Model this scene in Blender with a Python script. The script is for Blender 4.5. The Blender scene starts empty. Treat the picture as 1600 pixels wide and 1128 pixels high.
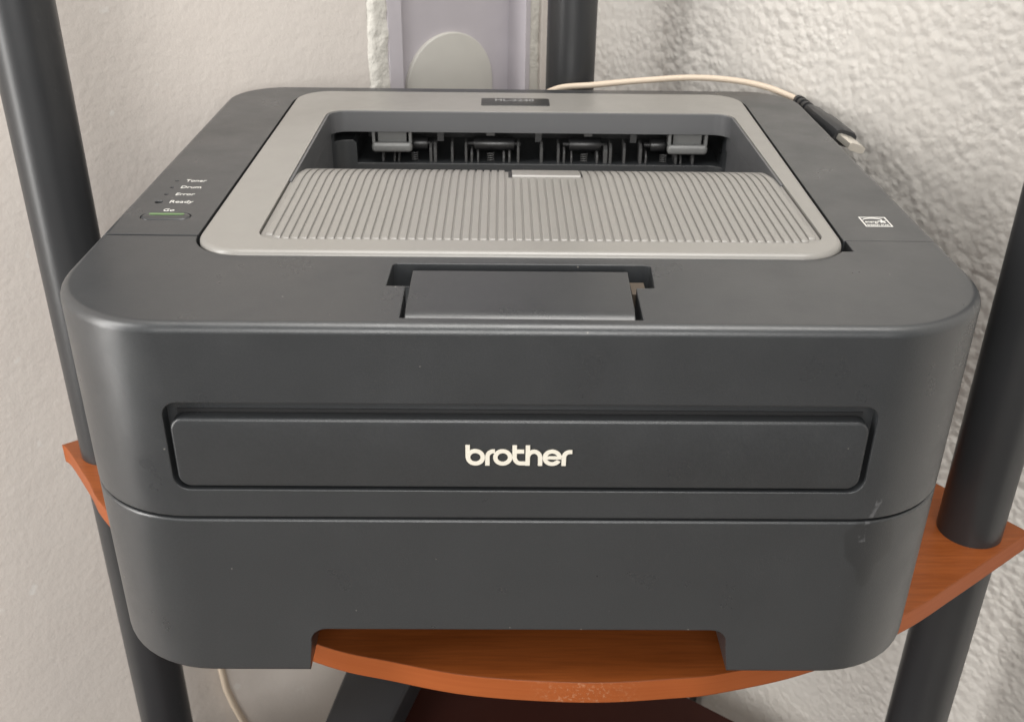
import bpy, bmesh, math, random
from mathutils import Vector, Matrix
from mathutils.geometry import tessellate_polygon
random.seed(4)
SC = bpy.context.scene
COL = SC.collection
rad = math.radians

# ------------------------------------------------------------------ camera
CAM = Vector((-0.0089, -0.3341, 0.3367))
PITCH, YAW, ROLL = 0.4958, 0.0134, 0.0131
cyw, syw, cp, sp = math.cos(YAW), math.sin(YAW), math.cos(PITCH), math.sin(PITCH)
fw = Vector((syw * cp, cyw * cp, -sp)); rt = Vector((cyw, -syw, 0)); up = rt.cross(fw)
r2 = math.cos(ROLL) * rt + math.sin(ROLL) * up
u2 = -math.sin(ROLL) * rt + math.cos(ROLL) * up
cd = bpy.data.cameras.new('camera'); cam = bpy.data.objects.new('camera', cd); COL.objects.link(cam)
cam.matrix_world = Matrix(((r2.x, u2.x, -fw.x, CAM.x), (r2.y, u2.y, -fw.y, CAM.y),
                           (r2.z, u2.z, -fw.z, CAM.z), (0, 0, 0, 1)))
cd.sensor_fit = 'HORIZONTAL'; cd.sensor_width = 36.0
cd.lens = 1605.65 / 1600 * 36
cd.clip_start = 0.01; cd.clip_end = 50
cd.dof.use_dof = True; cd.dof.focus_distance = 0.47; cd.dof.aperture_fstop = 22
SC.camera = cam

# ------------------------------------------------------------------ light
W = bpy.data.worlds.new('World'); SC.world = W; W.use_nodes = True
bg = W.node_tree.nodes['Background']
bg.inputs[0].default_value = (1.0, 0.98, 0.95, 1); bg.inputs[1].default_value = 0.24

def area(name, loc, target, sx, sy, power, color):
    ld = bpy.data.lights.new(name, 'AREA'); ld.shape = 'RECTANGLE'; ld.size = sx; ld.size_y = sy
    ld.energy = power; ld.color = color
    o = bpy.data.objects.new(name, ld); COL.objects.link(o); o.location = loc
    o.rotation_euler = (Vector(target) - Vector(loc)).to_track_quat('-Z', 'Y').to_euler()
    return o
area('window_light', (-1.12, -0.36, 0.36), (0.1, 0.25, 0.12), 0.40, 1.5, 30, (1.0, 0.98, 0.95))
area('overhead_fill_light', (0.15, -0.2, 2.3), (0.05, 0.2, 0.1), 1.4, 1.4, 52, (1.0, 0.975, 0.935))  # unseen overhead lamp added as fill for the walls and printer top
area('front_fill_light', (-0.05, -1.85, 0.75), (0.0, 0.15, 0.0), 1.0, 1.0, 24, (1.0, 0.985, 0.955))  # added fill behind the camera, brightens front faces and the low left wall
SC.view_settings.view_transform = 'Standard'; SC.view_settings.look = 'None'
SC.view_settings.exposure = 0.0; SC.view_settings.gamma = 1.0

# ------------------------------------------------------------------ materials
def new_mat(name):
    m = bpy.data.materials.new(name); m.use_nodes = True
    nt = m.node_tree; b = nt.nodes['Principled BSDF']
    return m, nt, b
def node(nt, typ, **kw):
    n = nt.nodes.new(typ)
    for k, v in kw.items(): setattr(n, k, v)
    return n
def coords(nt):
    return node(nt, 'ShaderNodeTexCoord').outputs['Object']
def geo_pos(nt):
    return node(nt, 'ShaderNodeNewGeometry').outputs['Position']
def noise(nt, vec, scale, detail=3, rough=0.5):
    n = node(nt, 'ShaderNodeTexNoise'); n.inputs['Scale'].default_value = scale
    n.inputs['Detail'].default_value = detail; n.inputs['Roughness'].default_value = rough
    nt.links.new(vec, n.inputs['Vector']); return n.outputs['Fac']
def ramp(nt, fac, stops):
    n = node(nt, 'ShaderNodeValToRGB'); e = n.color_ramp.elements
    while len(e) < len(stops): e.new(0.5)
    for k, (p, c) in enumerate(stops):
        e[k].position = p; e[k].color = (c, c, c, 1) if isinstance(c, (int, float)) else (*c, 1)
    nt.links.new(fac, n.inputs[0]); return n.outputs[0]
def mix(nt, fac, a, b):
    n = node(nt, 'ShaderNodeMix', data_type='RGBA')
    for sock, v in ((n.inputs[0], fac), (n.inputs[6], a), (n.inputs[7], b)):
        if isinstance(v, (int, float)): sock.default_value = v
        elif isinstance(v, tuple): sock.default_value = (*v, 1)
        else: nt.links.new(v, sock)
    return n.outputs[2]
def math_(nt, op, a, b=None):
    n = node(nt, 'ShaderNodeMath', operation=op)
    for i, v in enumerate((a, b)):
        if v is None: continue
        if isinstance(v, (int, float)): n.inputs[i].default_value = v
        else: nt.links.new(v, n.inputs[i])
    return n.outputs[0]
def bump(nt, b, h, strength, dist, normal=None):
    n = node(nt, 'ShaderNodeBump'); n.inputs['Strength'].default_value = strength
    n.inputs['Distance'].default_value = dist; nt.links.new(h, n.inputs['Height'])
    if normal is not None: nt.links.new(normal, n.inputs['Normal'])
    nt.links.new(n.outputs[0], b.inputs['Normal']); return n.outputs[0]

def plastic(name, base, rough, bev=0.0007, specks=0.0, stain=False, grain=0.08, spec=0.5):
    m, nt, b = new_mat(name); P = geo_pos(nt)
    big = noise(nt, P, 14, 4)
    lo = tuple(c * 0.93 for c in base); hi = tuple(c * 1.07 for c in base)
    colr = mix(nt, big, lo, hi)
    if grain > 0.1:
        colr = mix(nt, ramp(nt, noise(nt, P, 1300, 2), [(0.38, 0.0), (0.62, 0.22)]), colr, tuple(c * 1.6 for c in base))
    if specks:
        v = node(nt, 'ShaderNodeTexVoronoi'); v.inputs['Scale'].default_value = 260
        nt.links.new(P, v.inputs['Vector'])
        dot = math_(nt, 'LESS_THAN', v.outputs['Distance'], 0.10)
        sep = node(nt, 'ShaderNodeSeparateColor'); nt.links.new(v.outputs['Color'], sep.inputs[0])
        keep = math_(nt, 'GREATER_THAN', sep.outputs[0], 1 - specks)
        f = math_(nt, 'MULTIPLY', math_(nt, 'MULTIPLY', dot, keep), 0.38)
        colr = mix(nt, f, colr, (0.42, 0.39, 0.35))
    sm = ramp(nt, noise(nt, P, 30, 6, 0.6), [(0.35, rough - 0.06), (0.7, rough + 0.07)])
    if stain:     # greasy drip and white scrape near the right front corner
        sp_ = node(nt, 'ShaderNodeSeparateXYZ'); nt.links.new(P, sp_.inputs[0])
        wob = math_(nt, 'MULTIPLY', math_(nt, 'SUBTRACT', noise(nt, P, 70, 3), 0.5), 0.007)
        x = math_(nt, 'ADD', math_(nt, 'SUBTRACT', sp_.outputs[0], 0.1435), wob)
        z = sp_.outputs[2]
        # width grows to the middle of the drip and narrows downward
        zc = math_(nt, 'SUBTRACT', z, 0.070)
        hw = ramp(nt, math_(nt, 'MULTIPLY', math_(nt, 'SUBTRACT', 0.083, z), 25.0),
                  [(0.0, 0.45), (0.15, 0.75), (0.42, 0.7), (0.6, 0.32), (0.8, 0.2), (0.92, 0.0)])
        wd = math_(nt, 'MULTIPLY', hw, 0.0155)
        ins = math_(nt, 'MULTIPLY', math_(nt, 'SUBTRACT', wd, math_(nt, 'ABSOLUTE', x)), 550.0)
        ins.node.use_clamp = True
        okz = math_(nt, 'MULTIPLY', math_(nt, 'LESS_THAN', z, 0.0828), math_(nt, 'GREATER_THAN', z, 0.046))
        ins = math_(nt, 'MULTIPLY', math_(nt, 'MULTIPLY', ins, okz), 0.38)
        colr = mix(nt, ins, colr, tuple(c * 0.45 for c in base))
        # chalky streak
        xs = math_(nt, 'ABSOLUTE', math_(nt, 'SUBTRACT', math_(nt, 'ADD', sp_.outputs[0], wob),
                   math_(nt, 'ADD', 0.1415, math_(nt, 'MULTIPLY', math_(nt, 'SUBTRACT', z, 0.083), 0.12))))
        st = math_(nt, 'LESS_THAN', xs, 0.0012)
        okz2 = math_(nt, 'MULTIPLY', math_(nt, 'LESS_THAN', z, 0.0935), math_(nt, 'GREATER_THAN', z, 0.0725))
        st = math_(nt, 'MULTIPLY', math_(nt, 'MULTIPLY', st, okz2),
                   ramp(nt, noise(nt, P, 420, 2), [(0.45, 0.0), (0.65, 0.16)]))
        colr = mix(nt, st, colr, (0.4, 0.4, 0.42))
    nt.links.new(colr, b.inputs['Base Color']); nt.links.new(sm, b.inputs['Roughness'])
    b.inputs['Specular IOR Level'].default_value = spec * 1.5
    nrm = None
    if bev:
        bv = node(nt, 'ShaderNodeBevel', samples=6); bv.inputs['Radius'].default_value = bev
        nrm = bv.outputs[0]
    bump(nt, b, noise(nt, P, 2200, 1), grain, 0.0004, nrm)
    return m

M = {}
M['charcoal'] = plastic('charcoal_plastic', (0.0312, 0.0334, 0.0360), 0.33, specks=0.02, stain=True, grain=0.14)
M['charcoal2'] = plastic('charcoal_plastic_smooth', (0.0288, 0.0308, 0.0332), 0.33, specks=0.02, grain=0.14)
M['chassis'] = plastic('dark_grey_plastic', (0.036, 0.037, 0.039), 0.45, bev=0)
M['chute'] = plastic('mid_grey_plastic', (0.090, 0.092, 0.097), 0.42, bev=0.0005)
M['black'] = plastic('black_plastic', (0.010, 0.010, 0.011), 0.5, bev=0)
M['roller'] = plastic('black_rubber', (0.014, 0.014, 0.015), 0.35, bev=0)
M['inner_grey'] = plastic('inner_grey_plastic', (0.07, 0.07, 0.07), 0.45, bev=0)
M['guide'] = plastic('guide_grey_plastic', (0.165, 0.167, 0.165), 0.4, bev=0.0006)
M['panel'] = plastic('light_grey_plastic', (0.238, 0.229, 0.214), 0.34, bev=0.0006, specks=0.004)
M['rubber'] = plastic('black_foot_rubber', (0.015, 0.015, 0.015), 0.7, bev=0)
def simple(name, base, rough, metal=0.0, spec=0.5):
    m, nt, b = new_mat(name)
    c = mix(nt, noise(nt, geo_pos(nt), 60, 3), tuple(x * 0.94 for x in base), tuple(min(1, x * 1.05) for x in base))
    nt.links.new(c, b.inputs['Base Color'])
    b.inputs['Roughness'].default_value = rough; b.inputs['Metallic'].default_value = metal
    b.inputs['Specular IOR Level'].default_value = spec
    return m
M['ink'] = simple('white_ink', (0.66, 0.65, 0.62), 0.5)
M['ink_grey'] = simple('pale_grey_ink', (0.28, 0.28, 0.28), 0.5)
M['logo'] = simple('cream_metal', (0.74, 0.70, 0.61), 0.35)
M['plate'] = simple('dark_plate', (0.035, 0.035, 0.034), 0.35)
M['green'] = simple('green_light_strip', (0.11, 0.19, 0.08), 0.4)
M['steel'] = simple('steel', (0.80, 0.76, 0.68), 0.32, 0.7)
M['cable'] = simple('beige_cable', (0.60, 0.50, 0.395), 0.5)
M['plug'] = simple('black_plug', (0.022, 0.023, 0.025), 0.42)
M['hidden'] = simple('black_wire', (0.012, 0.012, 0.012), 0.5)

def post_mat():
    m, nt, b = new_mat('black_painted_steel'); P = geo_pos(nt)
    c = mix(nt, noise(nt, P, 25, 4), (0.024, 0.025, 0.027), (0.034, 0.035, 0.037))
    # worn pale scuffs
    sc = math_(nt, 'MULTIPLY', ramp(nt, noise(nt, P, 55, 5, 0.7), [(0.66, 0.0), (0.74, 1.0)]), 0.10)
    c = mix(nt, sc, c, (0.3, 0.3, 0.3))
    dv_ = node(nt, 'ShaderNodeVectorMath', operation='DISTANCE'); nt.links.new(P, dv_.inputs[0]); dv_.inputs[1].default_value = (-0.2457, 0.178, 0.357)
    sc2 = math_(nt, 'MULTIPLY', ramp(nt, dv_.outputs['Value'], [(0.012, 1.0), (0.022, 0.0)]), ramp(nt, noise(nt, P, 330, 4, 0.7), [(0.56, 0.0), (0.66, 0.5)]))
    c = mix(nt, sc2, c, (0.45, 0.45, 0.45))
    nt.links.new(c, b.inputs['Base Color']); b.inputs['Roughness'].default_value = 0.35
    bump(nt, b, noise(nt, P, 900, 2), 0.05, 0.0004)
    return m
M['post'] = post_mat()

def wood_mat():
    m, nt, b = new_mat('cherry_veneer'); P = geo_pos(nt)
    mp = node(nt, 'ShaderNodeMapping'); mp.inputs['Rotation'].default_value = (0, 0, rad(-36))
    mp.inputs['Scale'].default_value = (9, 120, 60); nt.links.new(P, mp.inputs[0])
    g = noise(nt, mp.outputs[0], 1.0, 6, 0.62)
    mp2 = node(nt, 'ShaderNodeMapping'); mp2.inputs['Rotation'].default_value = (0, 0, rad(-36))
    mp2.inputs['Scale'].default_value = (40, 700, 300); nt.links.new(P, mp2.inputs[0])
    fine = noise(nt, mp2.outputs[0], 1.0, 3, 0.6)
    c = mix(nt, g, (0.175, 0.042, 0.009), (0.34, 0.094, 0.021))
    c = mix(nt, ramp(nt, fine, [(0.4, 0.0), (0.75, 0.5)]), c, (0.13, 0.030, 0.006))
    nt.links.new(c, b.inputs['Base Color'])
    nt.links.new(ramp(nt, g, [(0.3, 0.28), (0.7, 0.42)]), b.inputs['Roughness'])
    bv = node(nt, 'ShaderNodeBevel', samples=4); bv.inputs['Radius'].default_value = 0.0012
    bump(nt, b, fine, 0.06, 0.0004, bv.outputs[0])
    return m
M['wood'] = wood_mat()
def edge_mat():
    m, nt, b = new_mat('cherry_edge_banding'); P = geo_pos(nt)
    mp = node(nt, 'ShaderNodeMapping'); mp.inputs['Scale'].default_value = (14, 14, 500); nt.links.new(P, mp.inputs[0])
    g = noise(nt, mp.outputs[0], 1.0, 5, 0.6)
    c = mix(nt, g, (0.27, 0.066, 0.016), (0.365, 0.102, 0.031))
    # chipped patch in the middle of the front edge
    sx = node(nt, 'ShaderNodeSeparateXYZ'); nt.links.new(P, sx.inputs[0])
    near = ramp(nt, math_(nt, 'ABSOLUTE', math_(nt, 'SUBTRACT', sx.outputs[0], 0.031)), [(0.008, 1.0), (0.028, 0.0)])
    ch = math_(nt, 'MULTIPLY', near, ramp(nt, noise(nt, P, 500, 4, 0.7), [(0.52, 0.0), (0.66, 0.28)]))
    c = mix(nt, ch, c, (0.62, 0.42, 0.27))
    nt.links.new(c, b.inputs['Base Color']); b.inputs['Roughness'].default_value = 0.45; b.inputs['Specular IOR Level'].default_value = 0.16
    bv = node(nt, 'ShaderNodeBevel', samples=4); bv.inputs['Radius'].default_value = 0.0012
    bump(nt, b, noise(nt, P, 300, 3), 0.08, 0.0005, bv.outputs[0])
    return m
M['edge'] = edge_mat()
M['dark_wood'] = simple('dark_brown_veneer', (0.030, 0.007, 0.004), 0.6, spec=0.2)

def left_wall_mat():
    m, nt, b = new_mat('smooth_painted_plaster'); P = geo_pos(nt)
    c = mix(nt, noise(nt, P, 5, 4), (0.655, 0.60, 0.555), (0.705, 0.66, 0.62))
    sp_ = ramp(nt, noise(nt, P, 60, 2), [(0.72, 0.0), (0.76, 0.6)])
    c = mix(nt, sp_, c, (0.76, 0.74, 0.71))
    nt.links.new(c, b.inputs['Base Color']); b.inputs['Roughness'].default_value = 0.55
    n1 = noise(nt, P, 230, 3, 0.55); n2 = noise(nt, P, 34, 3, 0.5)
    h = math_(nt, 'ADD', math_(nt, 'MULTIPLY', n1, 0.45), math_(nt, 'MULTIPLY', n2, 1.0))
    bump(nt, b, h, 0.33, 0.0017)
    return m
M['wall_l'] = left_wall_mat()
def right_wall_mat():
    m, nt, b = new_mat('rough_white_stucco'); P = geo_pos(nt)
    c = mix(nt, noise(nt, P, 9, 4), (0.575, 0.548, 0.508), (0.65, 0.625, 0.588))
    nt.links.new(c, b.inputs['Base Color']); b.inputs['Roughness'].default_value = 0.5
    d = node(nt, 'ShaderNodeTexNoise'); d.inputs['Scale'].default_value = 60; nt.links.new(P, d.inputs['Vector'])
    vm = node(nt, 'ShaderNodeVectorMath', operation='SCALE'); vm.inputs[3].default_value = 0.006
    nt.links.new(d.outputs['Color'], vm.inputs[0])
    va = node(nt, 'ShaderNodeVectorMath', operation='ADD')
    nt.links.new(P, va.inputs[0]); nt.links.new(vm.outputs[0], va.inputs[1])
    v = node(nt, 'ShaderNodeTexVoronoi', feature='SMOOTH_F1'); v.inputs['Scale'].default_value = 165
    v.inputs['Smoothness'].default_value = 0.6
    nt.links.new(va.outputs[0], v.inputs['Vector'])
    h = math_(nt, 'SUBTRACT', math_(nt, 'MULTIPLY', noise(nt, P, 190, 2, 0.5), 0.9), math_(nt, 'MULTIPLY', v.outputs['Distance'], 1.35))
    patch = ramp(nt, noise(nt, P, 11, 3), [(0.36, 0.35), (0.64, 1.0)])
    h = math_(nt, 'ADD', math_(nt, 'MULTIPLY', h, patch), math_(nt, 'MULTIPLY', noise(nt, P, 70, 2), 0.9))
    bump(nt, b, h, 0.52, 0.0026)
    return m
M['wall_r'] = right_wall_mat()
def plaster_mat():
    m, nt, b = new_mat('bare_white_plaster'); P = geo_pos(nt)
    c = mix(nt, noise(nt, P, 30, 4), (0.60, 0.58, 0.53), (0.70, 0.68, 0.63))
    nt.links.new(c, b.inputs['Base Color']); b.inputs['Roughness'].default_value = 0.7
    bump(nt, b, noise(nt, P, 130, 4, 0.55), 0.6, 0.003)
    return m
M['plaster'] = plaster_mat()
M['lilac'] = simple('lilac_paint', (0.50, 0.47, 0.50), 0.45)
M['cover_plate'] = simple('cream_cover_plate', (0.55, 0.535, 0.495), 0.5)
M['floor'] = simple('pale_floor_tile', (0.17, 0.145, 0.12), 0.5)
M['box'] = simple('dark_grey_device_plastic', (0.032, 0.033, 0.036), 0.4)

# ------------------------------------------------------------------ mesh helpers
def link(name, me, mat=None, parent=None):
    o = bpy.data.objects.new(name, me); COL.objects.link(o)
    if mat is not None:
        me.materials.clear(); me.materials.append(mat)
    if parent is not None:
        o.parent = parent
        if parent.type == 'EMPTY': o.matrix_parent_inverse = Matrix.Translation(-parent.location)
    return o
def finish(bm, name, ang=32):
    bmesh.ops.recalc_face_normals(bm, faces=bm.faces)
    me = bpy.data.meshes.new(name); bm.to_mesh(me); bm.free()
    for p in me.polygons: p.use_smooth = True
    me.set_sharp_from_angle(angle=rad(ang))
    return me
def rrect(x0, y0, x1, y1, r, n=8):
    """counter-clockwise rounded rectangle; r = number or (bl, br, tr, tl)"""
    if isinstance(r, (int, float)): r = (r,) * 4
    out = []
    for (cx, cy, rr, a0) in ((x0 + r[0], y0 + r[0], r[0], 180), (x1 - r[1], y0 + r[1], r[1], 270),
                             (x1 - r[2], y1 - r[2], r[2], 0), (x0 + r[3], y1 - r[3], r[3], 90)):
        if rr <= 0: out.append((cx, cy)); continue
        for k in range(n + 1):
            a = rad(a0 + 90 * k / n); out.append((cx + rr * math.cos(a), cy + rr * math.sin(a)))
    return out
def inset(out, d):
    n = len(out); res = []
    for i in range(n):
        a = Vector(out[i - 1]); b = Vector(out[i]); c = Vector(out[(i + 1) % n])
        e1 = (b - a).normalized(); e2 = (c - b).normalized()
        n1 = Vector((-e1.y, e1.x)); n2 = Vector((-e2.y, e2.x)); m = (n1 + n2)
        if m.length < 1e-6: m = n1
        m.normalize(); k = max(0.35, m.dot(n1)); p = b + m * (d / k); res.append((p.x, p.y))
    return res
def prism_bm(bm, out, z0, z1, ft=0.0, fb=0.0, seg=5, fn=lambda x, y, z: (x, y, z), tri=False):
    rings = []
    if fb:
        for k in range(seg):
            a = rad(90 * k / seg); rings.append((fb * (1 - math.sin(a)), z0 + fb * (1 - math.cos(a))))
    rings.append((0, z0 + fb))
    rings.append((0, z1 - ft))
    if ft:
        for k in range(1, seg + 1):
            a = rad(90 * k / seg); rings.append((ft * (1 - math.cos(a)), z1 - ft + ft * math.sin(a)))
    vr = []
    for d, z in rings:
        o2 = inset(out, d) if d else out
        vr.append([bm.verts.new(fn(x, y, z)) for x, y in o2])
    n = len(out)
    for a, b in zip(vr, vr[1:]):
        for i in range(n):
            bm.faces.new((a[i], a[(i + 1) % n], b[(i + 1) % n], b[i]))
    if tri:
        for ring, flip in ((vr[0], True), (vr[-1], False)):
            for t in tessellate_polygon([[Vector((v.co.x, v.co.y, 0)) for v in ring]]):
                f = bm.faces.new([ring[i] for i in t]); f.normal_update()
                if (f.normal.z > 0) == flip: f.normal_flip()
    else:
        bm.faces.new(list(reversed(vr[0]))); bm.faces.new(vr[-1])
def prism(name, out, z0, z1, mat, parent=None, ft=0, fb=0, seg=5, axis='z'):
    fn = (lambda x, y, z: (x, y, z)) if axis == 'z' else (lambda x, y, z: (x, -z, y))   # axis y: outline in xz, z = towards the viewer
    bm = bmesh.new(); prism_bm(bm, out, z0, z1, ft, fb, seg, fn)
    return link(name, finish(bm, name), mat, parent)
def boxm(name, lo, hi, mat, parent=None):
    return prism(name, [(lo[0], lo[1]), (hi[0], lo[1]), (hi[0], hi[1]), (lo[0], hi[1])], lo[2], hi[2], mat, parent)
def boolean(o, cutters):
    for c in cutters:
        md = o.modifiers.new('cut', 'BOOLEAN'); md.operation = 'DIFFERENCE'; md.solver = 'EXACT'; md.object = c
    bpy.context.view_layer.update()
    dg = bpy.context.evaluated_depsgraph_get()
    me = bpy.data.meshes.new_from_object(o.evaluated_get(dg))
    o.modifiers.clear(); old = o.data; o.data = me; bpy.data.meshes.remove(old)
    for c in cutters:
        m = c.data; bpy.data.objects.remove(c); bpy.data.meshes.remove(m)
    for p in me.polygons: p.use_smooth = True; p.material_index = 0
    me.set_sharp_from_angle(angle=rad(32))
    return o
def weighted(o):
    w = o.modifiers.new('weighted_normals', 'WEIGHTED_NORMAL'); w.keep_sharp = True; w.weight = 100
    return o
def tube(name, pts, r, mat, parent=None, n=10, sub=8):
    P = [Vector(p) for p in pts]; path = []
    for i in range(len(P) - 1):
        p0 = P[max(i - 1, 0)]; p1 = P[i]; p2 = P[i + 1]; p3 = P[min(i + 2, len(P) - 1)]
        for k in range(sub):
            t = k / sub
            path.append(0.5 * ((2 * p1) + (-p0 + p2) * t + (2 * p0 - 5 * p1 + 4 * p2 - p3) * t * t + (-p0 + 3 * p1 - 3 * p2 + p3) * t ** 3))
    path.append(P[-1])
    bm = bmesh.new(); rings = []
    ref = Vector((0.13, 0.2, 0.97)).normalized()
    for i, p in enumerate(path):
        t = (path[min(i + 1, len(path) - 1)] - path[max(i - 1, 0)]).normalized()
        a = t.cross(ref).normalized(); b = t.cross(a)
        rings.append([bm.verts.new(p + r * (math.cos(2 * math.pi * k / n) * a + math.sin(2 * math.pi * k / n) * b)) for k in range(n)])
    for a, b in zip(rings, rings[1:]):
        for k in range(n): bm.faces.new((a[k], a[(k + 1) % n], b[(k + 1) % n], b[k]))
    bm.faces.new(rings[0]); bm.faces.new(rings[-1])
    return link(name, finish(bm, name, 60), mat, parent)
def cyl_x(name, x0, x1, y, z, r, mat, parent=None, n=20):
    bm = bmesh.new(); prism_bm(bm, [(y + r * math.cos(2 * math.pi * k / n), z + r * math.sin(2 * math.pi * k / n)) for k in range(n)],
                               x0, x1, 0.0004, 0.0004, 2, lambda a, b, c: (c, a, b))
    return link(name, finish(bm, name), mat, parent)
def empty(name, loc, label, cat, group=None):
    o = bpy.data.objects.new(name, None); o.empty_display_size = 0.05; COL.objects.link(o); o.location = loc
    o['label'] = label; o['category'] = cat
    if group: o['group'] = group
    return o
def tag(o, label, cat):
    o['label'] = label; o['category'] = cat; return o
def text(name, body, loc, height, width, mat, parent, bold=0.0, thick=0.0001, rot=(0, 0, 0), skew=0.0):
    cu = bpy.data.curves.new(name, 'FONT'); cu.body = body; cu.size = 1.0; cu.offset = bold
    cu.extrude = 0.001; cu.resolution_u = 3; cu.shear = skew
    t = bpy.data.objects.new('tmp_text', cu); COL.objects.link(t); bpy.context.view_layer.update()
    me = bpy.data.meshes.new_from_object(t.evaluated_get(bpy.context.evaluated_depsgraph_get()))
    bpy.data.objects.remove(t); bpy.data.curves.remove(cu)
    xs = [v.co.x for v in me.vertices]; x0, x1 = min(xs), max(xs)
    capm = 0.70       # cap height of the built-in face
    for v in me.vertices:
        v.co.x = (v.co.x - x0) / (x1 - x0) * width
        v.co.y = v.co.y / capm * height
        v.co.z = v.co.z / 0.001 * thick * 0.5
    o = link(name, me, mat, parent); o.location = loc; o.rotation_euler = rot
    return o

# ================================================================== the walls and floor (setting)
n1 = Vector((-0.592, 0.806, 0)).normalized()        # outward normal of the left wall
n2 = Vector((n1.y, -n1.x, 0))                       # outward normal of the right wall; also runs along the left wall
OL, OR = 0.400, 0.365
def on_left(s, z, d=0.0): return n1 * (OL + d) + n2 * s + Vector((0, 0, z))
def on_right(t, z, d=0.0): return n2 * (OR + d) + n1 * (OL - t) + Vector((0, 0, z))     # t: distance from the corner
ZB, ZT = -0.80, 1.30
CH0, CH1 = 0.1640, 0.3290        # the slot in the left wall that holds the channel
def quad_strip(name, prof, z0, z1, mat, parent=None, nz=1, ang=40, jitter=None):
    """prof: list of points (functions of z); a vertical ribbon"""
    bm = bmesh.new(); rows = []
    for k in range(nz + 1):
        z = z0 + (z1 - z0) * k / nz
        rows.append([bm.verts.new(p(z)) for p in prof])
    for a, b in zip(rows, rows[1:]):
        for i in range(len(prof) - 1): bm.faces.new((a[i], a[i + 1], b[i + 1], b[i]))
    me = bpy.data.meshes.new(name); bm.to_mesh(me); bm.free()
    for p in me.polygons: p.use_smooth = True
    me.set_sharp_from_angle(angle=rad(ang))
    return link(name, me, mat, parent)
def P_left(s, d): return lambda z: on_left(s, z, d)
wl = quad_strip('wall', [P_left(-1.3, 0.1), P_left(-1.3, 0), P_left(CH0, 0), P_left(CH0, 0.03), P_left(CH1, 0.03), P_left(CH1, 0), P_left(OR, 0), P_left(OR + 0.1, 0)], ZB, ZT, M['wall_l'])
wl['kind'] = 'structure'; wl['label'] = 'smooth cream painted wall on the left'
def band_relief(t):
    # slight relief shaped to imitate the bright and dark bands beside the corner
    a = math.exp(-((t - 0.104) / 0.011) ** 2) * 0.0042 if t > 0.104 else math.exp(-((t - 0.104) / 0.022) ** 2) * 0.0042
    return -0.25 * a + 0.0008 * math.exp(-((t - 0.145) / 0.022) ** 2)
ts = [-0.1] + [0.004 * k for k in range(0, 80)] + [0.36, 0.5, 0.8, 1.2, 1.7]
wr = quad_strip('wall', [(lambda z, t=t: on_right(t, z, band_relief(t) if t > 0 else 0)) for t in ts], ZB, ZT, M['wall_r'])
wr['kind'] = 'structure'; wr['label'] = 'rough white stucco wall on the right'
fl = boxm('floor', (-2.2, -2.4, ZB - 0.05), (2.2, 2.0, ZB), M['floor']); fl['kind'] = 'structure'

# ------------------------------------------------------------------ lilac channel sunk in the left wall
ch = empty('wall_channel', on_left(0.245, ZB), 'lilac vertical channel with ragged plaster edges sunk in the left wall beside the corner', 'wall channel')
ch_inv = Matrix.Translation(-ch.location)
def put(o):            # built in world space, hung under an Empty
    o.matrix_parent_inverse = Matrix.Translation(-o.parent.location); return o
def slab(name, s0, s1, d0, d1, z0, z1, mat, parent):
    bm = bmesh.new()
    out = [(s0, d0), (s1, d0), (s1, d1), (s0, d1)]
    prism_bm(bm, out, z0, z1, fn=lambda s, d, z: on_left(s, z, d))
    return put(link(name, finish(bm, name), mat, parent))
slab('back_panel', 0.1912, 0.3050, 0.022, 0.026, ZB, ZT, M['lilac'], ch)
slab('flange', 0.1800, 0.1912, -0.0022, 0.024, ZB, ZT, M['lilac'], ch)
slab('flange', 0.3050, 0.3095, -0.0012, 0.024, ZB, ZT, M['lilac'], ch)
def ragged(name, s0, s1, seed, dd, jl, jr, thick):
    rnd = random.Random(seed); bm = bmesh.new(); rows = []
    z = 0.02; m = 7; jv = [0, 0]
    while z < 0.75:
        jv[0] = 0.6 * jv[0] + rnd.uniform(-jl, jl); jv[1] = 0.55 * jv[1] + rnd.uniform(-jr, jr)
        a = s0 + jv[0]; b = s1 + jv[1]; row = []
        for i in range(m):
            f = i / (m - 1)
            d = dd if i in (0, m - 1) else dd - thick * (0.55 + 0.45 * rnd.random())
            row.append(bm.verts.new(on_left(a + (b - a) * f, z, d)))
        rows.append(row); z += 0.0042
    for a, b in zip(rows, rows[1:]):
        for i in range(m - 1): bm.faces.new((a[i], a[i + 1], b[i + 1], b[i]))
    me = bpy.data.meshes.new(name); bm.to_mesh(me); bm.free()
    for p in me.polygons: p.use_smooth = True
    return put(link(name, me, M['plaster'], ch))
ragged('plaster_edge', 0.1630, 0.1825, 3, 0.001, 0.0006, 0.0013, 0.0035)
ragged('plaster_edge', 0.3085, 0.3225, 8, 0.004, 0.0008, 0.0008, 0.0030)
slab('side_strip', 0.3215, 0.3292, -0.0008, 0.012, ZB, ZT, M['wall_l'], ch)
# rounded cover plate lying in the channel
po = []
cs, hw, top = 0.2468, 0.0405, 0.181
for k in range(0, 25):
    a = rad(180 * k / 24); po.append((cs + hw * math.cos(a), top - hw + hw * 1.02 * math.sin(a)))
po += [(cs - hw, -0.05), (cs + hw, -0.05)]
bm = bmesh.new(); prism_bm(bm, po, 0.0, 0.0035, 0.0012, 0, 3, lambda s, z, h: on_left(s, z, 0.0218 - h))
put(link('cover_plate', finish(bm, 'cover_plate'), M['cover_plate'], ch))

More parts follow.
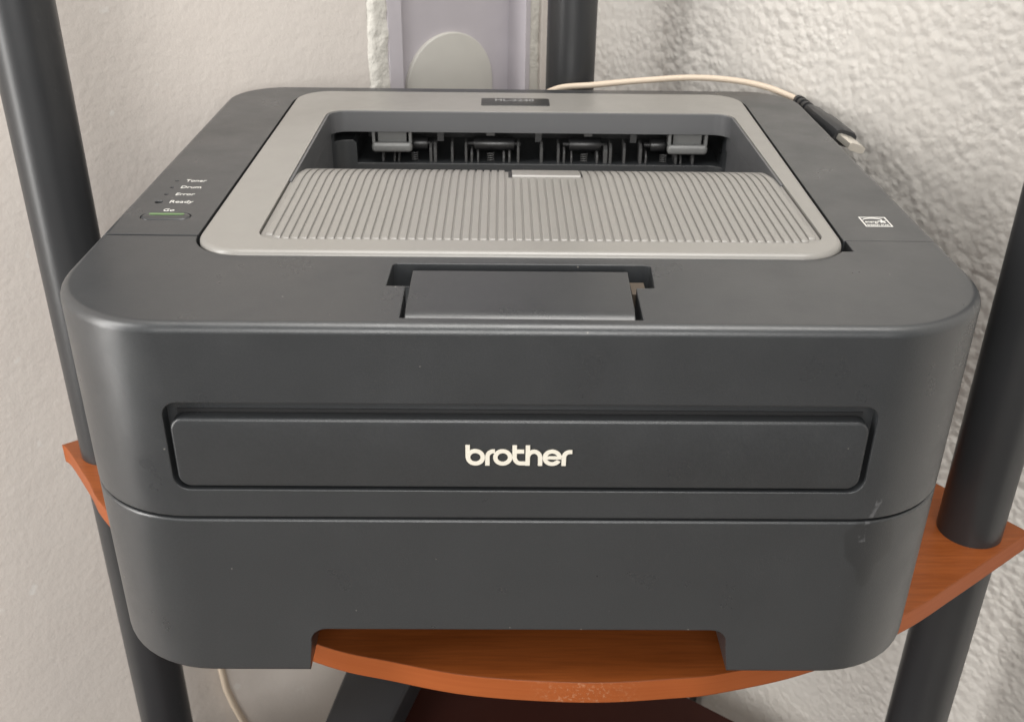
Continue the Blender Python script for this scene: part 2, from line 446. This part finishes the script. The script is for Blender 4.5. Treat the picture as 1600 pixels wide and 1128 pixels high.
# ================================================================== corner shelf unit
SH = -0.012
st = empty('corner_shelf', (0.02, 0.2, ZB), 'cherry wood corner shelf on three black tube posts under the printer', 'corner shelf')
def catmull(pts, sub=8):
    P = [Vector(p) for p in pts]; out = []
    for i in range(len(P) - 1):
        p0 = P[max(i - 1, 0)]; p1 = P[i]; p2 = P[i + 1]; p3 = P[min(i + 2, len(P) - 1)]
        for k in range(sub):
            t = k / sub
            q = 0.5 * ((2 * p1) + (-p0 + p2) * t + (2 * p0 - 5 * p1 + 4 * p2 - p3) * t * t + (-p0 + 3 * p1 - 3 * p2 + p3) * t ** 3)
            out.append((q.x, q.y))
    out.append(tuple(P[-1])); return out
front = catmull([(-0.2775, 0.1985), (-0.2705, 0.1915), (-0.2486, 0.1613), (-0.2288, 0.1336), (-0.165, 0.066), (-0.0955, 0.0295), (-0.0577, 0.0177),
                 (-0.0187, 0.0087), (0.0311, 0.0051), (0.0703, 0.0076), (0.0949, 0.0112), (0.140, 0.0245),
                 (0.1913, 0.0507), (0.2293, 0.0771), (0.2772, 0.1123), (0.2830, 0.1165)])
EL, ER = 0.3245, 0.2955
back = n1 * EL + n2 * ER
back = [(back.x + n1.x * 0 - 0.02 * n1.x, back.y - 0.02 * n1.y), (back.x - 0.02 * n2.x, back.y - 0.02 * n2.y)]
def shelf(name, outline, ztop, th, parent, mats):
    bm = bmesh.new(); prism_bm(bm, outline, ztop - th, ztop, tri=True)
    o = link(name, finish(bm, name), mats[0], parent); o.data.materials.append(mats[1])
    for p in o.data.polygons: p.material_index = 0 if abs(p.normal.z) > 0.95 else 1
    return put(o)
shelf('shelf', front + back, SH, 0.0122, st, (M['wood'], M['edge']))
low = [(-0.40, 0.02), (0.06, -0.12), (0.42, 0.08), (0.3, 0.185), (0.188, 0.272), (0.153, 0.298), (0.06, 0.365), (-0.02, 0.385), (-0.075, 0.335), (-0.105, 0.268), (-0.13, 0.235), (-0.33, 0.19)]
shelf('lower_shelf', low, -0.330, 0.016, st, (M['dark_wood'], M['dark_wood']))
for k, (x, y) in enumerate(((-0.2457, 0.1933), (0.2506, 0.1189), (0.0389, 0.3935))):
    bm = bmesh.new()
    prism_bm(bm, [(x + 0.017 * math.cos(2 * math.pi * i / 40), y + 0.017 * math.sin(2 * math.pi * i / 40)) for i in range(40)], ZB, ZT - 0.1)
    put(link('post', finish(bm, 'post', 40), M['post'], st))

# dark device on the lower shelf, black wire, hanging cable
dv = prism('set_top_box', [(-0.170, 0.10), (-0.135, 0.10), (-0.063, 0.345), (-0.128, 0.345)], -0.329, -0.300, M['box'], None, 0.003, 0.002, 4)
tag(dv, 'dark grey smudged flat box lying on the lower shelf', 'box')


# ================================================================== the printer
H = 0.1701
pr = empty('laser_printer', (0, 0.178, 0), 'charcoal grey laser printer with light grey ribbed output tray on the corner shelf', 'printer')
def part(o): return o
full = rrect(-0.184, 0, 0.184, 0.357, (0.050, 0.050, 0.034, 0.034), 14)
# lower body with the hand cut-out
lo_ = prism('paper_drawer', full, 0, 0.0826, M['charcoal'], pr, 0.0011, 0.0022, 4)
co = [(-0.0935, -0.01), (0.0945, -0.01), (0.0895, 0.0185)]
def arc(cx, cy, r, a0, a1, n=6): return [(cx + r * math.cos(rad(a0 + (a1 - a0) * k / n)), cy + r * math.sin(rad(a0 + (a1 - a0) * k / n))) for k in range(n + 1)]
cut = [(-0.0925, -0.01), (0.0938, -0.01)] + arc(0.0830, 0.0175, 0.0072, -8, 90) + arc(-0.0825, 0.0175, 0.0072, 90, 188)
c1 = prism('tmp', cut, -0.20, 0.02, None, None, axis='y')
part(weighted(boolean(lo_, [c1])))
# seam core
part(prism('seam_core', inset(full, 0.0022), 0.0806, 0.0866, M['black'], pr))
# upper shell, split in a front cover and a top cover
upper = lambda nm: prism(nm, full, 0.0839, H, M['charcoal'], pr, 0.0040, 0.0009, 6)
pan = (-0.1394, 0.0650, 0.1425, 0.3385)
pan_hole = rrect(pan[0] - 0.0016, pan[1] - 0.0005, pan[2] + 0.0016, pan[3] + 0.0006, 0.0225, 10)
def slant(out): return [(x + (0.0225 * (y - 0.19) - 0.0002 if x > 0.05 else 0.0), y) for x, y in out]
pan_hole = slant(pan_hole)
fc = upper('front_cover')
cutters = [boxm('tmp', (-0.3, 0.0862, -0.1), (0.3, 0.6, 0.4), None),
           prism('tmp', rrect(-0.1370, 0.0972, 0.1362, 0.1372, 0.0062, 6), -0.0062, 0.02, None, axis='y'),
           prism('tmp', pan_hole, H - 0.0075, H + 0.02, None),
           prism('tmp', [(-0.0461, 0.0066), (0.0440, 0.0060)] + [(0.0446, 0.0345), (0.0518, 0.0347)] + arc(0.0505, 0.0552, 0.0025, 0, 90, 4)
                 + arc(-0.0508, 0.0552, 0.0025, 90, 180, 4) + [(-0.0538, 0.0353), (-0.0463, 0.0350)], H - 0.0105, H + 0.02, None),
           boxm('tmp', (0.1350, 0.0742, H - 0.006), (0.1424, 0.0895, H + 0.02), None)]
part(weighted(boolean(fc, cutters)))
tc = upper('top_cover')
OX0, OX1, OY1 = -0.1135, 0.1312, 0.2900
cutters = [prism('tmp', [(-0.3, -0.1), (0.3, -0.1), (0.3, 0.0864), (0.0, 0.0870), (-0.3, 0.0886)], -0.1, 0.4, None),
           prism('tmp', pan_hole, H - 0.0075, H + 0.02, None),
           prism('tmp', rrect(OX0, 0.05, OX1, OY1, (0.001, 0.001, 0.011, 0.011), 7), 0.098, H + 0.01, None),
           prism('tmp', [(-0.0985, 0.1390), (0.1290, 0.1390)] + arc(0.1270, 0.1560, 0.004, 0, 90, 4) + arc(-0.1075, 0.1560, 0.004, 90, 180, 4)
                 + [(-0.1115, 0.1535), (-0.1005, 0.1535), (-0.0985, 0.1515)], -0.350, -0.270, None, axis='y'),
           prism('tmp', rrect(-0.1730, 0.1052, -0.1500, 0.1145, 0.0046, 6), H - 0.0022, H + 0.01, None)]
for (x, y, r) in ((-0.1701, 0.1598, 0.0010), (-0.1699, 0.1500, 0.0010), (-0.1698, 0.1397, 0.0010), (-0.1702, 0.1288, 0.0019)):
    cutters.append(prism('tmp', [(x + r * math.cos(2 * math.pi * k / 12), y + r * math.sin(2 * math.pi * k / 12)) for k in range(12)], H - 0.0016, H + 0.01, None))
part(weighted(boolean(tc, cutters)))

# light grey panel frame
HP = H + 0.0020
pf = prism('output_panel', slant(rrect(*pan, 0.0215, 10)), H - 0.0072, HP, M['panel'], pr, 0.0028, 0.0, 5)
ph = prism('tmp', rrect(OX0 - 0.0006, 0.0788, OX1 + 0.0006, OY1 - 0.0004, (0.0095, 0.0095, 0.0112, 0.0112), 7), H - 0.05, H + 0.05, None)
part(weighted(boolean(pf, [ph])))

# dark liner round the back of the opening
lx0, lx1, ly = OX0 - 0.0004, OX1 + 0.0004, OY1 - 0.0006
def u_path(d): return [(lx0 + d, 0.157)] + [(x, y) for x, y in reversed(rrect(lx0 + d, 0.150, lx1 - d, ly - d, (0, 0, 0.011 - d, 0.011 - d), 8)[2:])] + [(lx1 - d, 0.157)]
part(prism('exit_chute', u_path(0.0) + u_path(0.0013)[::-1], 0.1592, HP - 0.0004, M['chute'], pr))
for xa, xb in ((lx0, lx0 + 0.0013), (lx1 - 0.0013, lx1)):
    part(boxm('chute_wall', (xa, 0.157, 0.112), (xb, 0.2885, 0.1591), M['chute'], pr))

# ribbed tray: flat in front, rolling down into the machine
RA, Y0, YC = 0.11, 0.0788, 0.1590
TZ = HP - 0.0012
def prof(y):
    if y <= YC: return TZ, 0.0
    a = math.asin(min((y - YC) / RA, math.sin(rad(40))))
    yy = YC + RA * math.sin(a); z = TZ - RA * (1 - math.cos(a))
    if y > yy: z -= (y - yy) * math.tan(a)
    return z, a
ys = [Y0, 0.09, 0.12, 0.145] + [YC + 0.004 * k for k in range(0, 24)] + [0.262, 0.280, 0.2890]
bm = bmesh.new(); rows = []
def corner_dx(y, r=0.0095):
    d = y - Y0
    return r - math.sqrt(max(0, r * r - (r - d) ** 2)) if d < r else 0.0
yl = [Y0 + 0.0095 * (1 - math.cos(rad(90 * k / 6))) for k in range(7)] + [y for y in ys if y > Y0 + 0.0097]
for y in yl:
    z, a = prof(y); dx = corner_dx(y)
    rows.append([bm.verts.new((x, y, z)) for x in (OX0 + dx, OX1 - dx)])
for a, b in zip(rows, rows[1:]): bm.faces.new((a[0], a[1], b[1], b[0]))
ext = bmesh.ops.extrude_face_region(bm, geom=list(bm.faces))
for v in [g for g in ext['geom'] if isinstance(g, bmesh.types.BMVert)]: v.co.z -= 0.002
tray = part(link('output_tray', finish(bm, 'output_tray', 25), M['panel'], pr))
def rib_mesh(ya, yb):
    bm = bmesh.new(); rows = []
    yy = [ya, ya + 0.0012] + [y for y in ys if ya + 0.002 < y < yb - 0.002] + [yb - 0.0012, yb]
    for i, y in enumerate(yy):
        z, a = prof(y); e = i in (0, len(yy) - 1); h = 0.0001 if e else 0.00082
        nx = Vector((0, math.sin(a), math.cos(a))); b0 = Vector((0, y, z)) - nx * 0.0002
        sec = [(-0.00162, 0.0), (-0.00150, 0.75 * h), (-0.0012, h), (0.0012, h), (0.00150, 0.75 * h), (0.00162, 0.0)]
        rows.append([bm.verts.new(b0 + nx * (hh + (0.0002 if hh else 0)) + Vector((sx, 0, 0))) for sx, hh in sec])
    for a, b in zip(rows, rows[1:]):
        for k in range(5): bm.faces.new((a[k], a[k + 1], b[k + 1], b[k]))
    bm.faces.new(rows[0]); bm.faces.new(rows[-1])
    me = finish(bm, 'rib', 28); me.materials.append(M['panel']); return me
NR = 62; px0 = -0.1096; pitch = (0.1274 - px0) / (NR - 1)
long_, short_ = rib_mesh(0.0808, 0.242), rib_mesh(0.0808, 0.1660)
ends = {}
for k in range(NR):
    x = px0 + pitch * k; e = min(k, NR - 1 - k)
    if e == 0: me = ends.setdefault(0, rib_mesh(0.0852, 0.242))
    elif e == 1: me = ends.setdefault(1, rib_mesh(0.0822, 0.242))
    elif -0.0065 < x < 0.0340: me = short_
    else: me = long_
    o = bpy.data.objects.new('rib', me); COL.objects.link(o); o.location = (x, 0, 0)
    o.parent = tray
# paper stop folded flat at the crest of the tray
bm = bmesh.new(); rows = []
for y in (0.1690, 0.1698, 0.175, 0.182, 0.190, 0.200, 0.215):
    z, a = prof(y); h = 0.0002 if y == 0.1690 else 0.0011
    rows.append([bm.verts.new((x, y, z + hh)) for x, hh in ((-0.0033, -0.0005), (-0.0033, h), (0.0316, h), (0.0316, -0.0005))])
for a, b in zip(rows, rows[1:]):
    for k in range(3): bm.faces.new((a[k], a[k + 1], b[k + 1], b[k]))
bm.faces.new(rows[0]); bm.faces.new(rows[-1])
ps = link('paper_stop', finish(bm, 'paper_stop', 28), M['panel'], tray)
for (xa, xb, ya, yb) in ((-0.0052, -0.0033, 0.1665, 0.205), (0.0316, 0.0330, 0.1700, 0.205)):
    bm = bmesh.new(); rows = []
    for y in (ya, 0.18, 0.19, yb):
        z, a = prof(y); rows.append([bm.verts.new((x, y, z + 0.00035)) for x in (xa, xb)])
    for a, b in zip(rows, rows[1:]): bm.faces.new((a[0], a[1], b[1], b[0]))
    link('slot', finish(bm, 'slot'), M['black'], tray)

# ------------------------------------------------------------------ paper exit: black cavity with rollers, ribs, guides
bm = bmesh.new()
x0, x1, ya, yb, za, zb = -0.1119, 0.1314, 0.2925, 0.3485, 0.1386, 0.1604
vs = [bm.verts.new(p) for p in ((x0, ya, za), (x1, ya, za), (x1, yb, za), (x0, yb, za), (x0, ya, zb), (x1, ya, zb), (x1, yb, zb), (x0, yb, zb))]
for f in ((0, 1, 2, 3), (4, 7, 6, 5), (1, 5, 6, 2), (2, 6, 7, 3), (3, 7, 4, 0)): bm.faces.new([vs[i] for i in f])
me = bpy.data.meshes.new('exit_cavity'); bm.to_mesh(me); bm.free()
part(link('exit_cavity', me, M['black'], pr))
PXM = lambda px: (px - 805.6) * (0.2440 / 620)         # photograph column -> metres in the exit plane
def vrib(px, zt, w, mat, y=0.2935, d=0.012):
    x = PXM(px)
    o = prism('guide_rib', [(y, 0.1388), (y + d, 0.1388), (y + d, zt)] + [(y + 0.003, zt), (y, zt - 0.003)], -0.5 * w, 0.5 * w, mat, pr, 0.0003, 0.0003, 1)
    for v in o.data.vertices: v.co = Vector((x + v.co.z, v.co.x, v.co.y))
    return part(o)
for px, zt, w in ((595, .1450, .0016), (613, .1440, .0012), (620, .1440, .0012), (671, .1500, .0018), (678, .1505, .0020), (705, .1510, .0016),
                  (727, .1508, .0016), (736, .1470, .0014), (746, .1455, .0012), (787, .1450, .0014), (796, .1455, .0014), (810, .1510, .0016),
                  (847, .1510, .0018), (874, .1505, .0016), (883, .1480, .0014), (895, .1455, .0012), (936, .1455, .0014), (949, .1495, .0026), (957, .1508, .0018),
                  (979, .1510, .0016), (1005, .1510, .0018), (1014, .1460, .0012), (1062, .1455, .0016), (1070, .1445, .0012), (1089, .1455, .0016)):
    vrib(px, zt, w, M['inner_grey'])
def roller(pa, pb):
    r = part(cyl_x('roller', PXM(pa), PXM(pb), 0.3010, 0.1488, 0.0042, M['roller'], pr))
    cyl_x('shaft', PXM(pa) - 0.004, PXM(pb) + 0.004, 0.3010, 0.1488, 0.0018, M['black'], r).matrix_parent_inverse = Matrix.Identity(4)
for a, b in ((641, 666), (739, 804), (891, 942), (1021, 1045)): roller(a, b)
for px in (645, 766, 915, 1042):     # small springs under the rollers
    pts = []
    for k in range(0, 33):
        a = 2 * math.pi * k / 8; pts.append((PXM(px) + 0.0022 * math.cos(a), 0.2955 + 0.0016 * math.sin(a), 0.1392 + 0.0055 * k / 32))
    part(tube('spring', pts, 0.0003, M['inner_grey'], pr, 5, 1))
for px, z0, w in ((678, .1575, .004), (766, .1560, .005), (842, .1570, .004), (920, .1560, .005), (1008, .1575, .004)):
    x = PXM(px); part(boxm('top_nub', (x - w / 2, 0.2935, z0), (x + w / 2, 0.299, 0.1600), M['inner_grey'], pr))
for px in (686, 842, 994):
    x = PXM(px); part(boxm('top_finger', (x - .002, 0.301, .1500), (x + .002, 0.304, 0.1600), M['chassis'], pr))
for pc in (611, 1077):
    xc = PXM(pc)
    g = part(boxm('paper_guide', (xc - 0.0088, 0.2930, 0.1515), (xc + 0.0088, 0.2945, 0.1602), M['guide'], pr))
    prism('guide_bar', rrect(-0.0125 + xc, 0.1462, 0.0125 + xc, 0.1520, 0.0022, 5), -0.2935, -0.2885, M['guide'], g, 0.0018, 0.001, 4, 'y')
    for s in (-1, 1):
        boxm('guide_arm', (xc + s * 0.0113 - 0.0009, 0.2905, 0.1515), (xc + s * 0.0113 + 0.0009, 0.2960, 0.1600), M['guide'], g)

# ------------------------------------------------------------------ manual feed door with the maker's name
fd = part(prism('feed_door', rrect(-0.1351, 0.0985, 0.1340, 0.1297, 0.0052, 7), -0.0056, -0.0004, M['charcoal2'], pr, 0.0011, 0, 4, 'y'))
part(prism('feed_slot', [(-0.1330, 0.1290), (0.1320, 0.1290), (0.1320, 0.1313), (-0.1330, 0.1313)], -0.00615, -0.0058, M['black'], pr, axis='y'))
# lettering, drawn in letter units (x right, y up), then scaled to metres on the door
def ring_pts(cx, cy, rx, ry, a0, a1, n=30): return [(cx + rx * math.cos(rad(a0 + (a1 - a0) * k / n)), cy + ry * math.sin(rad(a0 + (a1 - a0) * k / n))) for k in range(n + 1)]
def stroke(bm, path, w, h, closed=False):
    path = [((x - 808) * 0.0000339 - 0.0012, 0.1094 + (418 - y) * 0.0000413) for x, y in path]
    n = len(path); L, R_ = [], []
    for i in range(n):
        a = Vector(path[i - 1] if (i or closed) else path[i]); b = Vector(path[i]); c = Vector(path[(i + 1) % n] if (i < n - 1 or closed) else path[i])
        t = ((b - a).normalized() + (c - b).normalized()).normalized(); nn = Vector((-t.y, t.x)) * w / 2
        L.append(b + nn); R_.append(b - nn)
    def tf(p, d): return (p[0], 0.0004 - d, p[1])
    top = [(bm.verts.new(tf(l, h)), bm.verts.new(tf(r, h))) for l, r in zip(L, R_)]
    bot = [(bm.verts.new(tf(l, -0.0004)), bm.verts.new(tf(r, -0.0004))) for l, r in zip(L, R_)]
    m = n if closed else n - 1
    for i in range(m):
        j = (i + 1) % n
        bm.faces.new((top[i][0], top[i][1], top[j][1], top[j][0]))
        bm.faces.new((top[i][0], top[j][0], bot[j][0], bot[i][0])); bm.faces.new((top[i][1], bot[i][1], bot[j][1], top[j][1]))
    if not closed:
        for i in (0, n - 1): bm.faces.new((top[i][0], top[i][1], bot[i][1], bot[i][0]))
SW = 0.00172
def ell(cx): return ring_pts(cx, 326, 85, 70, 0, 352, 44)
letters = [
    [([(219, 190), (219, 326)], 0), (ell(307), 1)],
    [([(445, 418), (445, 325)] + ring_pts(517, 322, 72, 64, 180, 262, 12) + [(532, 258)], 0)],
    [(ell(621), 1)],
    [([(757, 190), (757, 322)] + ring_pts(829, 322, 72, 70, 180, 90, 14) + [(884, 392)], 0), ([(757, 258), (866, 258)], 0)],
    [([(908, 190), (908, 416)], 0), (ring_pts(980, 330, 72, 72, 180, 360, 22) + [(1052, 416)], 0)],
    [(ring_pts(1190, 326, 85, 70, 28, 360, 40), 0), ([(1112, 326), (1296, 326)], 0)],
    [([(1324, 416), (1324, 325)] + ring_pts(1396, 322, 72, 62, 180, 262, 12) + [(1418, 260)], 0)]]
hh = 0.00030
for li, strokes in enumerate(letters):
    bm = bmesh.new()
    for si, (path, closed) in enumerate(strokes):
        w = SW if not (li == 5 and si == 1) else 0.00135
        stroke(bm, path, w, hh + 0.00006 * si + 0.00002 * li, bool(closed))
    o = link('letter', finish(bm, 'letter', 40), M['logo'], fd)
# dark surround of the letters
bm = bmesh.new()
for li, strokes in enumerate(letters):
    for si, (path, closed) in enumerate(strokes): stroke(bm, path, SW + 0.0008, 0.00006 + 0.00001 * (li * 2 + si), bool(closed))
link('letter_surround', finish(bm, 'letter_surround', 40), M['plate'], fd)

# ------------------------------------------------------------------ cover latch
bm = bmesh.new(); rows = []
pl = [(0.0530, H - 0.0030), (0.0525, H - 0.0012), (0.0515, H - 0.0005), (0.022, H - 0.0008), (0.0165, H - 0.0011)]
pl += [(0.0165 - 0.0085 * math.sin(rad(a)), H - 0.0011 - 0.0085 * (1 - math.cos(rad(a)))) for a in (12, 24, 36, 48, 60, 72, 84)]
pl += [(0.0079, H - 0.0098), (0.0530, H - 0.0098)]
def latch_x(y): f = (y - 0.0075) / 0.045; return (-0.0447 + 0.0002 * f, 0.0417 + 0.0012 * f)
for s in (0, 1):
    rows.append([bm.verts.new((latch_x(y)[s], y, z)) for y, z in pl])
n = len(pl)
for i in range(n): bm.faces.new((rows[0][i], rows[1][i], rows[1][(i + 1) % n], rows[0][(i + 1) % n]))
bm.faces.new(rows[0]); bm.faces.new(rows[1])
part(weighted(link('cover_latch', finish(bm, 'cover_latch', 24), M['charcoal2'], pr)))

M['dusty'] = simple('dusty_brown_plastic', (0.09, 0.07, 0.052), 0.7)
part(boxm('latch_catch', (0.0438, 0.0385, H - 0.0104), (0.0495, 0.0500, H - 0.0045), M['dusty'], pr))
# ------------------------------------------------------------------ controls and print on the top cover
btn = part(prism('go_button', rrect(-0.1727, 0.1055, -0.1503, 0.1142, 0.0043, 7), H - 0.0020, H + 0.0004, M['charcoal2'], pr, 0.0012, 0, 4))
prism('light_strip', rrect(-0.1695, 0.1108, -0.1535, 0.1128, 0.0008, 4), H + 0.0002, H + 0.0006, M['green'], btn)
for (x, y, r) in ((-0.1701, 0.1598, 0.0009), (-0.1699, 0.1500, 0.0009), (-0.1698, 0.1397, 0.0009), (-0.1702, 0.1288, 0.0017)):
    part(prism('indicator_light', [(x + r * math.cos(2 * math.pi * k / 12), y + r * math.sin(2 * math.pi * k / 12)) for k in range(12)], H - 0.0015, H - 0.0009, M['black'], pr, 0.0004, 0, 2))
TH = H + 0.0001
for body, xa, xb, yb_, h in (('Toner', -0.1657, -0.1556, 0.1585, 0.0034), ('Drum', -0.1655, -0.1557, 0.1487, 0.0034), ('Error', -0.1651, -0.1562, 0.1384, 0.0034),
                             ('Ready', -0.1650, -0.1541, 0.1278, 0.0034), ('Go', -0.1648, -0.1597, 0.1164, 0.0034)):
    part(text('lettering', body, (xa, yb_, TH), h, xb - xa, M['ink'], pr, bold=0.002))
npl = part(prism('name_plate', rrect(-0.0217, 0.3030, 0.0211, 0.3205, 0.0015, 4), HP - 0.0005, HP + 0.0004, M['plate'], pr, 0.0002, 0, 2))
text('lettering', 'HL-2240', (-0.0130, 0.3130, HP + 0.0005), 0.0050, 0.0245, M['ink_grey'], npl, bold=0.012)
# certification mark: outlined box with an arc, script word, star and lettered bar
SX0, SX1, SY0, SY1 = 0.1570, 0.1694, 0.1042, 0.1163
bm = bmesh.new()
def flat(bm, pts, z0=H - 0.0002, z1=H + 0.0002): prism_bm(bm, pts, z0, z1)
t = 0.0006
for (a, b, c, d) in ((SX0, SY0, SX1, SY0 + t), (SX0, SY1 - t, SX1, SY1), (SX0, SY0 + t, SX0 + t, SY1 - t), (SX1 - t, SY0 + t, SX1, SY1 - t)):
    flat(bm, [(a, b), (c, b), (c, d), (a, d)])
cm = part(link('certification_mark', finish(bm, 'certification_mark'), M['ink'], pr))
bm = bmesh.new()
ao = [(0.1627 + 0.0048 * math.cos(rad(a)), 0.1122 + 0.0030 * math.sin(rad(a))) for a in range(176, 20, -8)]
ai = [(x * 1.0, y - 0.0007) for x, y in ao]
flat(bm, ao[::-1] + ai)
link('arc', finish(bm, 'arc'), M['ink'], cm)
bm = bmesh.new()
flat(bm, [(0.1664 + (0.0021 if k % 2 == 0 else 0.0009) * math.cos(rad(90 + 36 * k)), 0.1106 + (0.0024 if k % 2 == 0 else 0.0010) * math.sin(rad(90 + 36 * k))) for k in range(10)])
link('star', finish(bm, 'star'), M['ink'], cm)
text('lettering', 'energy', (0.1583, 0.1090, TH), 0.0030, 0.0066, M['ink'], cm, bold=0.01, skew=0.35)
text('lettering', 'ENERGY STAR', (0.1582, 0.1054, TH), 0.0018, 0.0100, M['ink'], cm, bold=0.012)
for sx in (-0.085, 0.10):
    for y in (0.065, 0.30):
        part(prism('rubber_foot', [(sx + 0.011 * math.cos(2 * math.pi * k / 16), y + 0.011 * math.sin(2 * math.pi * k / 16)) for k in range(16)], SH, 0.03 if y < 0.1 else 0.0005, M['rubber'], pr))

# ================================================================== cable lying behind the printer, its plug at the right edge
uc = empty('usb_cable', (0.19, 0.35, 0.16), 'beige USB cable lying behind the printer with a black plug at its right edge', 'cable')
cab = put(tube('cord', [(0.005, 0.372, 0.09), (0.012, 0.371, 0.150), (0.0264, 0.370, 0.1660), (0.0546, 0.370, 0.1697), (0.0849, 0.370, 0.1728), (0.1195, 0.370, 0.1752), (0.1470, 0.367, 0.1745), (0.1680, 0.3625, 0.1716), (0.1820, 0.3545, 0.1680), (0.1890, 0.3478, 0.1658)],
         0.0021, M['cable'], uc))
pa, pb = Vector((0.1885, 0.3485, 0.1660)), Vector((0.2030, 0.2480, 0.1595))
ax = (pb - pa).normalized(); sd = ax.cross(Vector((0.35, 0, 1))).normalized(); tp = sd.cross(ax)
def along(name, sects, mat, n=16, sq=4.0):
    bm = bmesh.new(); rings = []
    for d, w, h in sects:
        c = pa + ax * d; ring = []
        for k in range(n):
            a = 2 * math.pi * (k + 0.5) / n; ca, sa = math.cos(a), math.sin(a)
            f = (abs(ca) ** sq + abs(sa) ** sq) ** (-1 / sq)
            ring.append(bm.verts.new(c + sd * (w * f * ca) + tp * (h * f * sa)))
        rings.append(ring)
    for a, b in zip(rings, rings[1:]):
        for k in range(n): bm.faces.new((a[k], a[(k + 1) % n], b[(k + 1) % n], b[k]))
    bm.faces.new(rings[0]); bm.faces.new(rings[-1])
    return put(link(name, finish(bm, name, 35), mat, uc))
sr = []
for k in range(4): sr += [(0.0005 + 0.0062 * k, 0.0040, 0.0036), (0.0040 + 0.0062 * k, 0.0042, 0.0038), (0.0041 + 0.0062 * k, 0.0030, 0.0028), (0.0066 + 0.0062 * k, 0.0030, 0.0028)]
along('strain_relief', sr, M['plug'], 16, 2.5)
along('plug_body', [(0.0235, 0.0050, 0.0036), (0.0245, 0.0058, 0.0042), (0.034, 0.0060, 0.0043), (0.040, 0.0076, 0.0050), (0.072, 0.0080, 0.0052), (0.0735, 0.0074, 0.0046)], M['plug'])
along('plug_shell', [(0.0730, 0.0054, 0.0023), (0.0905, 0.0054, 0.0023)], M['steel'], 16, 9.0)

# cream cable hanging down the left wall, black wire behind the right side
hc = tube('hanging_cable', [on_left(-0.016, -0.05, -0.006), on_left(-0.0145, -0.25, -0.006), on_left(-0.0118, -0.322, -0.006), on_left(-0.0095, -0.342, -0.006), on_left(-0.0045, -0.366, -0.006), on_left(0.004, -0.394, -0.006), on_left(0.03, -0.46, -0.006), on_left(0.05, -0.6, -0.006), on_left(0.05, ZB + 0.004, -0.008)], 0.0030, M['cable'], None)
tag(hc, 'cream cable hanging down the left wall below the printer', 'cable')
bc = tube('power_cable', [(0.1750, 0.3650, z) for z in (-0.02, -0.2, -0.4, -0.6)] + [(0.172, 0.361, -0.74), (0.15, 0.33, ZB + 0.003)], 0.0035, M['hidden'], None)
tag(bc, 'thin black power cable hanging down beside the rough right wall under the shelf', 'cable')
